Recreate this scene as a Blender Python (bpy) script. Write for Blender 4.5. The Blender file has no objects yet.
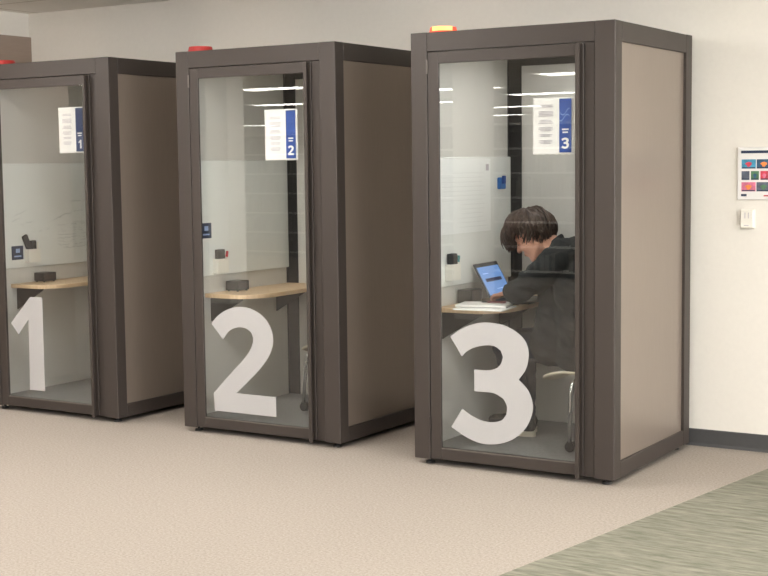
import bpy, bmesh, math, random
from mathutils import Vector, Matrix, noise

C = bpy.context.scene.collection
SC = bpy.context.scene

# ---------------------------------------------------------------- camera
cam_d = bpy.data.cameras.new('camera')
cam = bpy.data.objects.new('camera', cam_d)
C.objects.link(cam)
SC.camera = cam
cam_d.sensor_width = 36.0
cam_d.lens = 1375.5 * 36.0 / 768.0
cam_d.clip_end = 100
cam_d.shift_y = -0.4/768
YAW, PITCH, ROLL = -0.5591, 0.0888, 0.0120
cy, sy, cp, sp = math.cos(YAW), math.sin(YAW), math.cos(PITCH), math.sin(PITCH)
fw = Vector((sy*cp, cy*cp, -sp)); rt = Vector((cy, -sy, 0)); dn = fw.cross(rt)
cr, sr = math.cos(ROLL), math.sin(ROLL)
rt2 = cr*rt + sr*dn; dn2 = -sr*rt + cr*dn
M4 = Matrix.Identity(4)
for i in range(3):
    M4[i][0] = rt2[i]; M4[i][1] = -dn2[i]; M4[i][2] = -fw[i]
M4[0][3], M4[1][3], M4[2][3] = 2.4964, -6.0331, 1.541
cam.matrix_world = M4

# ---------------------------------------------------------------- world, exposure
w = bpy.data.worlds.new('world'); SC.world = w; w.use_nodes = True
w.node_tree.nodes['Background'].inputs[0].default_value = (1, 0.95, 0.9, 1)
w.node_tree.nodes['Background'].inputs[1].default_value = 0.4
SC.view_settings.view_transform = 'Standard'
SC.view_settings.look = 'None'
SC.view_settings.exposure = 0.6
SC.view_settings.gamma = 1.0
LIGHT_STRENGTH = 14.5
LIGHT_COL = (1.0, 0.96, 0.91, 1)
ld = bpy.data.lights.new('side_fill', 'AREA'); ld.shape = 'RECTANGLE'; ld.size = 9.0; ld.size_y = 1.7
ld.energy = 450; ld.color = (0.98, 0.98, 1.0)
lo = bpy.data.objects.new('side_fill', ld); C.objects.link(lo)      # unseen fill lamp added at the right to brighten panels, wall and ceiling
lo.location = (8.95, -4.0, 1.6); lo.rotation_euler = (0, math.radians(90), math.pi); lo.rotation_euler = Vector((-1, 0, 0)).to_track_quat('-Z', 'Y').to_euler()

# ---------------------------------------------------------------- dimensions (metres)
PW, PD, PH, Z0 = 1.103, 1.042, 2.2, 0.03      # pod width, depth, top, underside
YW, CH, XL = 1.133, 2.655, -4.979             # rear wall, ceiling, left wall
PODS = {3: (-PW, 0.0), 2: (-1.6317-PW, 0.1002), 1: (-3.2408-PW, 0.0861)}

# ---------------------------------------------------------------- materials
def srgb(r, g, b):
    f = lambda c: (c/255/12.92) if c/255 <= 0.04045 else ((c/255+0.055)/1.055)**2.4
    return (f(r), f(g), f(b), 1)
MATS = {}
def mat(name, col, rough=0.5, metal=0.0, spec=0.5, nscale=0, namt=0.0, bump=0.0, bscale=None, emis=None, es=0, coat=0, anis=None):
    if name in MATS: return MATS[name]
    m = bpy.data.materials.new(name); m.use_nodes = True
    nt = m.node_tree; b = nt.nodes['Principled BSDF']
    b.inputs['Base Color'].default_value = col
    b.inputs['Roughness'].default_value = rough
    b.inputs['Metallic'].default_value = metal
    b.inputs['Specular IOR Level'].default_value = spec
    b.inputs['Coat Weight'].default_value = coat
    if emis:
        b.inputs['Emission Color'].default_value = emis; b.inputs['Emission Strength'].default_value = es
    if nscale:
        tc = nt.nodes.new('ShaderNodeTexCoord')
        n = nt.nodes.new('ShaderNodeTexNoise'); n.inputs['Scale'].default_value = nscale
        n.inputs['Detail'].default_value = 5
        src = tc.outputs['Object']
        if anis:
            mp = nt.nodes.new('ShaderNodeMapping'); mp.inputs['Scale'].default_value = anis
            nt.links.new(src, mp.inputs[0]); src = mp.outputs[0]
        nt.links.new(src, n.inputs['Vector'])
        mr = nt.nodes.new('ShaderNodeMapRange')
        mr.inputs['From Min'].default_value = 0.25; mr.inputs['From Max'].default_value = 0.75
        mr.inputs['To Min'].default_value = 1-namt; mr.inputs['To Max'].default_value = 1+namt
        nt.links.new(n.outputs['Fac'], mr.inputs['Value'])
        mx = nt.nodes.new('ShaderNodeVectorMath'); mx.operation = 'SCALE'
        mx.inputs[0].default_value = col[:3]
        nt.links.new(mr.outputs[0], mx.inputs['Scale'])
        nt.links.new(mx.outputs[0], b.inputs['Base Color'])
        if bump:
            bp = nt.nodes.new('ShaderNodeBump'); bp.inputs['Strength'].default_value = bump
            bp.inputs['Distance'].default_value = 0.004
            n2 = n
            if bscale:
                n2 = nt.nodes.new('ShaderNodeTexNoise'); n2.inputs['Scale'].default_value = bscale
                nt.links.new(src, n2.inputs['Vector'])
            nt.links.new(n2.outputs['Fac'], bp.inputs['Height'])
            nt.links.new(bp.outputs[0], b.inputs['Normal'])
    MATS[name] = m
    return m

M_wall = mat('painted_wall', srgb(228, 224, 216), 0.75, nscale=40, namt=0.015, bump=0.15, bscale=160)
M_frame = mat('bronze_powder_coat', srgb(63, 56, 52), 0.5, metal=0.2, nscale=300, namt=0.04)
M_dark = mat('dark_bronze_edge', srgb(50, 43, 39), 0.45, metal=0.2, nscale=200, namt=0.03)
M_panel = mat('taupe_laminate', srgb(142, 130, 120), 0.33, metal=0.4, nscale=60, namt=0.025, bump=0.03, bscale=250, anis=(1, 1, 0.15))
M_inner = mat('light_grey_lining', srgb(206, 204, 199), 0.6, nscale=80, namt=0.02, bump=0.1, bscale=200)
M_black = mat('black_trim_and_shade', srgb(28, 26, 26), 0.5, nscale=100, namt=0.05)
M_podfloor = mat('grey_pod_carpet', srgb(134, 133, 133), 0.95, nscale=60, namt=0.14, bump=0.5, bscale=300)
M_base = mat('charcoal_rubber_base', srgb(70, 70, 71), 0.5, nscale=60, namt=0.05)
M_white = mat('white_board', srgb(232, 234, 231), 0.22, nscale=6, namt=0.012)
M_whitepl = mat('white_plastic', srgb(232, 229, 220), 0.4, nscale=30, namt=0.01)
M_decal = mat('frosted_white_vinyl', srgb(174, 173, 173), 0.5, nscale=90, namt=0.012)
M_paper = mat('white_paper', srgb(232, 230, 228), 0.6, nscale=30, namt=0.01)
M_papertext = mat('grey_print', srgb(186, 180, 188), 0.7, nscale=30, namt=0.03)
M_blue = mat('navy_blue_print', srgb(44, 76, 150), 0.4, nscale=12, namt=0.06)
M_bluelight = mat('pale_blue_print_and_glare', srgb(150, 172, 214), 0.4, nscale=12, namt=0.03)
M_navy = mat('dark_navy_print', srgb(36, 52, 80), 0.4, nscale=12, namt=0.03)
M_clip = mat('bright_blue_plastic', srgb(45, 110, 185), 0.35, nscale=20, namt=0.04)
M_wood = None
M_blackpl = mat('black_plastic', srgb(27, 25, 25), 0.4, nscale=60, namt=0.05)
M_darkfelt = mat('dark_grey_felt', srgb(60, 62, 64), 0.9, nscale=150, namt=0.1)
M_redpl = mat('red_plastic', srgb(190, 30, 45), 0.4, nscale=20, namt=0.03)
M_teal = mat('teal_plastic', srgb(40, 130, 130), 0.4, nscale=20, namt=0.03)
M_chrome = mat('chrome', srgb(215, 215, 215), 0.15, metal=1.0, nscale=30, namt=0.01)
M_beige = mat('cream_shell_plastic', srgb(205, 196, 176), 0.45, nscale=20, namt=0.02)
M_jacket = mat('charcoal_fleece', srgb(26, 29, 31), 0.92, nscale=35, namt=0.22, bump=0.6, bscale=120)
M_jeans = mat('dark_blue_denim', srgb(27, 34, 50), 0.9, nscale=80, namt=0.15, bump=0.3, bscale=300)
M_skin = mat('skin', srgb(228, 174, 152), 0.55, nscale=25, namt=0.05)
M_hair = mat('dark_brown_hair', srgb(62, 45, 36), 0.5, nscale=60, namt=0.3, anis=(1, 1, 1))
M_shoe = mat('black_canvas', srgb(42, 43, 45), 0.8, nscale=120, namt=0.08)
M_sole = mat('cream_rubber', srgb(205, 200, 185), 0.7, nscale=50, namt=0.04)
M_steel = mat('hinge_steel', srgb(110, 104, 98), 0.5, metal=0.3, nscale=40, namt=0.03)
M_ltframe = mat('white_enamel', srgb(235, 233, 228), 0.4, nscale=40, namt=0.01)
M_diff = mat('light_diffuser', (1, 1, 1, 1), 0.5, emis=LIGHT_COL, es=LIGHT_STRENGTH, nscale=20, namt=0.001)
M_podlamp = mat('pod_lamp_lens', (1, 1, 1, 1), 0.5, emis=(1, 0.97, 0.93, 1), es=9.0, nscale=20, namt=0.001)
M_lampfill = mat('pod_lamp_lens_added_glow', srgb(220, 218, 212), 0.4, nscale=20, namt=0.01, emis=(1, 0.97, 0.93, 1), es=1.8)  # faint glow added to brighten the empty pods
M_redlens = mat('red_beacon_lens', srgb(165, 46, 44), 0.35, nscale=20, namt=0.03, emis=(1, 0.06, 0.04, 1), es=0.04)
M_redlit = mat('lit_beacon_rim', srgb(220, 70, 50), 0.3, nscale=20, namt=0.03, emis=(1, 0.16, 0.08, 1), es=0.35)
M_amber = mat('lit_beacon_core', srgb(255, 180, 100), 0.3, nscale=20, namt=0.03, emis=(1.0, 0.42, 0.12, 1), es=0.9)
M_taupe = mat('taupe_wood_panel', srgb(150, 134, 122), 0.5, nscale=8, namt=0.05, anis=(1, 1, 8))
M_shelf = mat('grey_bookcase_metal', srgb(96, 94, 92), 0.6, nscale=30, namt=0.03)

def wood_mat():
    m = bpy.data.materials.new('maple_laminate'); m.use_nodes = True
    nt = m.node_tree; b = nt.nodes['Principled BSDF']; b.inputs['Roughness'].default_value = 0.4
    tc = nt.nodes.new('ShaderNodeTexCoord'); mp = nt.nodes.new('ShaderNodeMapping')
    mp.inputs['Scale'].default_value = (30, 2, 2)
    n = nt.nodes.new('ShaderNodeTexNoise'); n.inputs['Scale'].default_value = 3; n.inputs['Detail'].default_value = 8
    cr_ = nt.nodes.new('ShaderNodeValToRGB')
    cr_.color_ramp.elements[0].position = 0.3; cr_.color_ramp.elements[0].color = srgb(206, 174, 136)
    cr_.color_ramp.elements[1].position = 0.7; cr_.color_ramp.elements[1].color = srgb(228, 200, 164)
    nt.links.new(tc.outputs['Object'], mp.inputs[0]); nt.links.new(mp.outputs[0], n.inputs['Vector'])
    nt.links.new(n.outputs['Fac'], cr_.inputs[0]); nt.links.new(cr_.outputs[0], b.inputs['Base Color'])
    return m
M_wood = wood_mat()

def glass_mat():
    m = bpy.data.materials.new('clear_glass'); m.use_nodes = True
    nt = m.node_tree
    for n in list(nt.nodes): nt.nodes.remove(n)
    out = nt.nodes.new('ShaderNodeOutputMaterial')
    mx = nt.nodes.new('ShaderNodeMixShader')
    tr = nt.nodes.new('ShaderNodeBsdfTransparent'); tr.inputs[0].default_value = (0.965, 0.975, 0.97, 1)
    gl = nt.nodes.new('ShaderNodeBsdfGlossy'); gl.inputs['Roughness'].default_value = 0.0
    gl.inputs['Color'].default_value = (1, 1, 1, 1)
    fr = nt.nodes.new('ShaderNodeFresnel'); fr.inputs['IOR'].default_value = 1.5
    # same reflectance on entering and on leaving the pane (no total reflection inside a thin sheet)
    ge = nt.nodes.new('ShaderNodeNewGeometry'); mi = nt.nodes.new('ShaderNodeMix')
    mi.inputs[2].default_value = 1.5; mi.inputs[3].default_value = 1/1.5
    nt.links.new(ge.outputs['Backfacing'], mi.inputs[0]); nt.links.new(mi.outputs[0], fr.inputs['IOR'])
    nt.links.new(fr.outputs[0], mx.inputs[0]); nt.links.new(tr.outputs[0], mx.inputs[1])
    nt.links.new(gl.outputs[0], mx.inputs[2]); nt.links.new(mx.outputs[0], out.inputs[0])
    return m
M_glass = glass_mat()

def carpet(name, c1, c2, sc, detail=8, bump=0.4, stripes=None):
    m = bpy.data.materials.new(name); m.use_nodes = True
    nt = m.node_tree; b = nt.nodes['Principled BSDF']; b.inputs['Roughness'].default_value = 0.9
    b.inputs['Specular IOR Level'].default_value = 0.2
    tc = nt.nodes.new('ShaderNodeTexCoord'); src = tc.outputs['Object']
    if stripes:
        mp = nt.nodes.new('ShaderNodeMapping'); mp.inputs['Scale'].default_value = stripes
        nt.links.new(src, mp.inputs[0]); src = mp.outputs[0]
    n = nt.nodes.new('ShaderNodeTexNoise'); n.inputs['Scale'].default_value = sc; n.inputs['Detail'].default_value = detail
    n.inputs['Roughness'].default_value = 0.7
    nt.links.new(src, n.inputs['Vector'])
    r = nt.nodes.new('ShaderNodeValToRGB')
    r.color_ramp.elements[0].position = 0.33; r.color_ramp.elements[0].color = c1
    r.color_ramp.elements[1].position = 0.67; r.color_ramp.elements[1].color = c2
    nt.links.new(n.outputs['Fac'], r.inputs[0]); nt.links.new(r.outputs[0], b.inputs['Base Color'])
    bp = nt.nodes.new('ShaderNodeBump'); bp.inputs['Strength'].default_value = bump; bp.inputs['Distance'].default_value = 0.003
    n2 = nt.nodes.new('ShaderNodeTexNoise'); n2.inputs['Scale'].default_value = 350
    nt.links.new(tc.outputs['Object'], n2.inputs['Vector'])
    nt.links.new(n2.outputs['Fac'], bp.inputs['Height']); nt.links.new(bp.outputs[0], b.inputs['Normal'])
    return m
M_floor = carpet('beige_loop_carpet', srgb(141, 132, 123), srgb(176, 167, 158), 90)
M_floor2 = carpet('green_grey_carpet_tile', srgb(96, 98, 84), srgb(146, 143, 130), 4, stripes=(1.5, 9, 1))

def ceil_mat():
    m = bpy.data.materials.new('ceiling_tile'); m.use_nodes = True
    nt = m.node_tree; b = nt.nodes['Principled BSDF']; b.inputs['Roughness'].default_value = 0.9
    tc = nt.nodes.new('ShaderNodeTexCoord')
    br = nt.nodes.new('ShaderNodeTexBrick'); br.offset = 0.0
    br.inputs['Scale'].default_value = 1.0; br.inputs['Brick Width'].default_value = 1.22
    br.inputs['Row Height'].default_value = 0.61; br.inputs['Mortar Size'].default_value = 0.009
    br.inputs['Color1'].default_value = srgb(240, 237, 230); br.inputs['Color2'].default_value = srgb(237, 234, 227)
    br.inputs['Mortar'].default_value = srgb(196, 190, 178)
    nt.links.new(tc.outputs['Object'], br.inputs['Vector']); nt.links.new(br.outputs['Color'], b.inputs['Base Color'])
    return m
M_ceil = ceil_mat()

# ---------------------------------------------------------------- mesh helpers
def box(bm, x0, y0, z0, x1, y1, z1, bev=0.0, seg=1):
    vs = [bm.verts.new((x, y, z)) for z in (z0, z1) for y in (y0, y1) for x in (x0, x1)]
    F = [(0, 2, 3, 1), (4, 5, 7, 6), (0, 1, 5, 4), (2, 6, 7, 3), (0, 4, 6, 2), (1, 3, 7, 5)]
    fs = [bm.faces.new([vs[i] for i in f]) for f in F]
    if bev:
        es = list({e for f in fs for e in f.edges})
        bmesh.ops.bevel(bm, geom=es, offset=bev, segments=seg, affect='EDGES', profile=0.5)
    return vs
def B(x0, y0, z0, x1, y1, z1, bev=0.0, seg=1):
    bm = bmesh.new(); box(bm, x0, y0, z0, x1, y1, z1, bev, seg); return bm
def cyl(bm, p0, p1, r0, r1=None, n=16):
    r1 = r0 if r1 is None else r1
    p0, p1 = Vector(p0), Vector(p1); d = p1-p0
    q = d.to_track_quat('Z', 'Y').to_matrix().to_4x4()
    M = Matrix.Translation((p0+p1)/2) @ q
    bmesh.ops.create_cone(bm, cap_ends=True, segments=n, radius1=r0, radius2=r1, depth=d.length, matrix=M)
def sph(bm, c, r, sc=(1, 1, 1), u=16, v=10, rot=None):
    M = Matrix.Translation(c) @ (rot.to_4x4() if rot else Matrix.Identity(4)) @ Matrix.Diagonal((*[r*s for s in sc], 1))
    bmesh.ops.create_uvsphere(bm, u_segments=u, v_segments=v, radius=1, matrix=M)
def tube(bm, pts, rad, n=8):
    pts = [Vector(p) for p in pts]
    rs = rad if isinstance(rad, (list, tuple)) else [rad]*len(pts)
    rings = []; up = Vector((0, 0, 1))
    for i, p in enumerate(pts):
        t = (pts[min(i+1, len(pts)-1)]-pts[max(i-1, 0)]).normalized()
        a = t.cross(up)
        if a.length < 1e-3: a = t.cross(Vector((1, 0, 0)))
        a.normalize(); b = t.cross(a)
        rings.append([bm.verts.new(p+rs[i]*(math.cos(k*2*math.pi/n)*a+math.sin(k*2*math.pi/n)*b)) for k in range(n)])
    for i in range(len(rings)-1):
        for k in range(n):
            bm.faces.new([rings[i][k], rings[i][(k+1) % n], rings[i+1][(k+1) % n], rings[i+1][k]])
    bm.faces.new(rings[0][::-1]); bm.faces.new(rings[-1])
def prism(bm, poly, z0, z1, axis='z'):
    """extrude a 2-D outline; axis 'z' : (x,y) outline, axis 'y' : (x,z) outline between y=z0..z1"""
    f = (lambda a, b, c: (a, b, c)) if axis == 'z' else ((lambda a, b, c: (a, c, b)) if axis == 'y' else (lambda a, b, c: (c, a, b)))
    lo = [bm.verts.new(f(a, b, z0)) for a, b in poly]; hi = [bm.verts.new(f(a, b, z1)) for a, b in poly]
    bm.faces.new(lo); bm.faces.new(hi[::-1])
    n = len(poly)
    for i in range(n): bm.faces.new([lo[i], hi[i], hi[(i+1) % n], lo[(i+1) % n]])
def obj(name, bm, m, parent=None, loc=None, smooth=False, label=None):
    me = bpy.data.meshes.new(name)
    bmesh.ops.recalc_face_normals(bm, faces=bm.faces[:])
    if smooth:
        for f in bm.faces: f.smooth = True
    bm.to_mesh(me); bm.free()
    me.materials.append(m)
    o = bpy.data.objects.new(name, me); C.objects.link(o)
    if parent: o.parent = parent
    if loc: o.location = loc
    if label: o['label'] = label
    return o
def tag(o, label, cat, group=None):
    o['label'] = label; o['category'] = cat
    if group: o['group'] = group
    return o
def thing(name, label, cat, loc=(0, 0, 0), rz=0, group=None):
    o = bpy.data.objects.new(name, None); C.objects.link(o)
    o.empty_display_size = 0.1
    o.location = loc; o.rotation_euler = (0, 0, rz)
    return tag(o, label, cat, group)
def struct(name, bm, m):
    o = obj(name, bm, m); o['kind'] = 'structure'; return o
def dup(o, parent=None):
    c = o.copy(); C.objects.link(c)
    if parent: c.parent = parent
    for ch in list(o.children): dup(ch, c)
    return c

# ---------------------------------------------------------------- the room
RX0, RX1, RY0 = -27.0, 9.0, -28.0
SX = lambda y: 0.4035 + 0.1513*y      # carpet seam runs almost straight away from the rear wall
bm = bmesh.new(); prism(bm, [(RX0, RY0), (SX(RY0), RY0), (SX(YW+0.1), YW+0.1), (RX0, YW+0.1)], -0.05, 0)
struct('floor', bm, M_floor)
bm = bmesh.new(); prism(bm, [(SX(RY0), RY0), (RX1, RY0), (RX1, YW+0.1), (SX(YW+0.1), YW+0.1)], -0.05, 0)
struct('floor', bm, M_floor2)
struct('ceiling', B(RX0, RY0, CH, RX1, YW+0.1, CH+0.1), M_ceil)
struct('wall_rear', B(RX0, YW, 0, RX1, YW+0.1, CH), M_wall)
struct('wall_left', B(XL-0.12, -1.3, 0, XL, YW, CH), M_wall)
struct('wall_right', B(RX1, RY0, 0, RX1+0.1, YW+0.1, CH), M_wall)
struct('wall_far_left', B(RX0-0.1, RY0, 0, RX0, YW+0.1, CH), M_wall)
struct('wall_front', B(RX0, RY0-0.1, 0, RX1, RY0, CH), M_wall)
# taupe panel fixed along the left wall
struct('trim_1', B(XL, -1.3, 0, XL+0.02, YW-0.001, 2.487), M_taupe)
def baseboard(name, x0, x1):
    bm = bmesh.new()
    prof = [(0, 0), (-0.016, 0), (-0.012, 0.006), (-0.007, 0.015), (-0.005, 0.088), (-0.003, 0.092), (0, 0.092)]
    a = [bm.verts.new((x0, YW+p, q)) for p, q in prof]; b_ = [bm.verts.new((x1, YW+p, q)) for p, q in prof]
    bm.faces.new(a); bm.faces.new(b_[::-1])
    for i in range(len(prof)): bm.faces.new([a[i], b_[i], b_[(i+1) % len(prof)], a[(i+1) % len(prof)]])
    return struct(name, bm, M_base)
baseboard('baseboard_rear', XL+0.02, RX1)
# unseen window frames, added to go with the fill lamp at the right
bm = bmesh.new()
box(bm, RX1-0.04, -8.56, 0.7, RX1, 0.56, 0.75); box(bm, RX1-0.04, -8.56, 2.45, RX1, 0.56, 2.5)
for k in range(7): box(bm, RX1-0.04, -8.56+k*1.512, 0.75, RX1, -8.51+k*1.512, 2.45)
struct('added_window_1', bm, M_base)
for cx_ in (-4.03, -7.32):
    o = obj('column', B(cx_-0.15, -6.24, 0, cx_+0.15, -5.94, CH), M_wall); o['kind'] = 'structure'

# ---------------------------------------------------------------- ceiling lights
lt = thing('ceiling_light', 'white recessed rectangular light in the ceiling over the library', 'ceiling light', (0, 0, CH), group='recessed ceiling lights')
bm = bmesh.new()
for a in ((-0.62, -0.31, 0.62, -0.28), (-0.62, 0.28, 0.62, 0.31), (-0.62, -0.28, -0.59, 0.28), (0.59, -0.28, 0.62, 0.28)):
    box(bm, a[0], a[1], -0.02, a[2], a[3], 0.0)
obj('frame', bm, M_ltframe, lt)
obj('diffuser', B(-0.59, -0.28, -0.012, 0.59, 0.28, -0.001), M_diff, lt)
LPOS = [(1.1, -1.25), (-1.9, -1.25), (-4.6, -1.25), (3.9, -1.25), (-1.9, -4.2), (1.1, -4.2), (3.9, -4.2), (6.5, -2.7), (-5.2, -4.2), (-1.5, -7.0), (2.2, -8.2),
        (-4.4, -9.7), (-7.25, -11.75), (-7.0, -13.95), (-9.6, -15.3), (-9.6, -18.1), (-11.9, -22.1), (-9.25, -9.65), (-12.15, -13.8), (-20.1, -23.5),
        (-8.3, -1.25), (-8.3, -4.2), (-5.9, -5.6), (-9.5, -6.9), (-12.5, -4.5), (6.5, -7.0)] + [(x, y) for x in (-0.8, 2.4, 5.6) for y in (-11.5, -15.5, -19.5, -23.5)]  # this row: unseen fixtures added to raise the bounce light
# unmirrored ones get a deeper diffuser, added so its sides light the upper walls
bm = B(-0.59, -0.28, -0.062, 0.59, 0.28, -0.001, 0.004)
me_wrap = bpy.data.meshes.new('diffuser'); bm.to_mesh(me_wrap); bm.free(); me_wrap.materials.append(M_diff)
for i, (x, y) in enumerate(LPOS):
    o = lt if i == 0 else dup(lt)
    if not (y < -9 and x < -4):
        for ch in o.children:
            if ch.name.startswith('diffuser'):
                if i > 0: ch.data = me_wrap
                else: first_d = ch
    o.location = (x, y, CH)
    if y < -9 and x > -4: o['label'] = 'unseen white recessed ceiling light added far behind the camera for bounce light'; o['group'] = 'added ceiling lights deep in the library'
    if y < -9 and x < -4: o['label'] = 'white recessed ceiling light mirrored in the glass pod doors'; o['group'] = 'ceiling lights mirrored in the glass'

first_d.data = me_wrap
# ---------------------------------------------------------------- library bookcases that show as reflections in the glass
def bookcase(x, y, label):
    t = thing('bookcase', label, 'bookcase', (x, y, 0), 0, 'library bookcases')
    bm = bmesh.new(); Wd, Hh = 4.5, 2.1
    for sx in (0, 1.5, 3.0, 4.47): box(bm, sx, -0.3, 0, sx+0.03, 0, Hh)
    box(bm, 0.03, -0.3, 0, Wd-0.03, -0.28, Hh-0.01)
    obj('case', bm, M_shelf, t)
    for k in range(7):
        obj('shelf', B(0.031, -0.279, 0.08+k*0.33, Wd-0.031, 0.0, 0.105+k*0.33), M_ltframe, t)
    rnd = random.Random(int(-y*10))
    for mi, mm in enumerate((M_bk1, M_bk2, M_bk3)):
        bm = bmesh.new()
        for k in range(6):
            px = 0.05; zb = 0.106+k*0.33
            while px < Wd-0.1:
                tw = rnd.uniform(0.02, 0.05); hh = rnd.uniform(0.18, 0.27)
                pick = rnd.randrange(3)
                near = any(abs(px-s) < 0.06 for s in (1.5, 3.0))
                if pick == mi and not near and rnd.random() < 0.8: box(bm, px, -0.26, zb, px+tw-0.002, -rnd.uniform(0.03, 0.08), zb+hh)
                px += tw if not near else 0.06
        o = obj('books', bm, mm, t); o['kind'] = 'stuff'
M_bk1 = mat('book_cloth_dark', srgb(62, 56, 54), 0.7, nscale=9, namt=0.4)
M_bk2 = mat('book_cloth_pale', srgb(140, 136, 130), 0.7, nscale=9, namt=0.25)
M_bk3 = mat('book_cloth_grey', srgb(92, 90, 90), 0.7, nscale=9, namt=0.35)
bookcase(-9.2, -10.6, 'tall grey library bookcase, nearer one mirrored in the glass doors')
bookcase(-12.6, -12.6, 'tall grey library bookcase, farther one mirrored in the glass doors')

# ---------------------------------------------------------------- digits (outlines in metres on the door glass)
D3 = [(0.21, 0.674), (0.272, 0.715), (0.329, 0.738), (0.391, 0.753), (0.453, 0.754), (0.521, 0.744), (0.588, 0.713), (0.63, 0.675), (0.648, 0.627), (0.645, 0.572), (0.629, 0.527), (0.594, 0.480), (0.64, 0.438), (0.665, 0.388), (0.671, 0.339), (0.655, 0.283), (0.617, 0.224), (0.556, 0.176), (0.471, 0.146), (0.384, 0.141), (0.296, 0.166), (0.212, 0.21), (0.277, 0.309), (0.33, 0.278), (0.385, 0.259), (0.448, 0.255), (0.499, 0.269), (0.525, 0.299), (0.529, 0.341), (0.51, 0.378), (0.464, 0.400), (0.41, 0.404), (0.346, 0.404), (0.347, 0.514), (0.418, 0.515), (0.465, 0.525), (0.496, 0.552), (0.508, 0.587), (0.496, 0.618), (0.465, 0.637), (0.419, 0.641), (0.355, 0.627), (0.308, 0.605), (0.276, 0.576)]
D2 = [(0.214, 0.646), (0.258, 0.69), (0.321, 0.727), (0.383, 0.746), (0.453, 0.751), (0.521, 0.737), (0.589, 0.702), (0.633, 0.65), (0.652, 0.589), (0.644, 0.527), (0.608, 0.463), (0.547, 0.396), (0.468, 0.325), (0.385, 0.254), (0.664, 0.253), (0.664, 0.141), (0.224, 0.141), (0.220, 0.243), (0.31, 0.331), (0.4, 0.414), (0.462, 0.474), (0.501, 0.53), (0.512, 0.574), (0.498, 0.612), (0.458, 0.632), (0.397, 0.632), (0.344, 0.610), (0.295, 0.559)]
D1 = [(0.352, 0.742), (0.484, 0.742), (0.480, 0.15), (0.349, 0.15), (0.356, 0.600), (0.266, 0.505), (0.195, 0.575)]
D1 = [(0.378, 0.742), (0.484, 0.742), (0.481, 0.15), (0.350, 0.15), (0.358, 0.600), (0.264, 0.500), (0.200, 0.568)]
def smooth_poly(P, sharp=35):
    out = []; n = len(P)
    for i in range(n):
        p0, p1, p2, p3 = [Vector(P[(i+k-1) % n]) for k in range(4)]
        def corner(a, b, c): return (b-a).angle(c-b) > math.radians(sharp)
        out.append(tuple(p1))
        t1 = (p2-p0)*0.5 if not corner(p0, p1, p2) else (p2-p1)
        t2 = (p3-p1)*0.5 if not corner(p1, p2, p3) else (p2-p1)
        t1 = t1.normalized()*(p2-p1).length; t2 = t2.normalized()*(p2-p1).length
        if corner(p0, p1, p2) and corner(p1, p2, p3): continue
        for s in (0.25, 0.5, 0.75):
            h1 = 2*s**3-3*s**2+1; h2 = s**3-2*s**2+s; h3 = -2*s**3+3*s**2; h4 = s**3-s**2
            out.append(tuple(h1*p1+h2*t1+h3*p2+h4*t2))
    return out
DIG = {3: smooth_poly(D3), 2: smooth_poly(D2), 1: D1}
DB = {3: (0.21, 0.671, 0.141, 0.754), 2: (0.214, 0.664, 0.141, 0.751), 1: (0.2, 0.484, 0.15, 0.742)}
def digit(bm, n, y0, y1, ox=0, oz=0, s=1.0):
    prism(bm, [(ox+a*s, oz+b*s) for a, b in DIG[n]], y0, y1, 'y')

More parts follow.
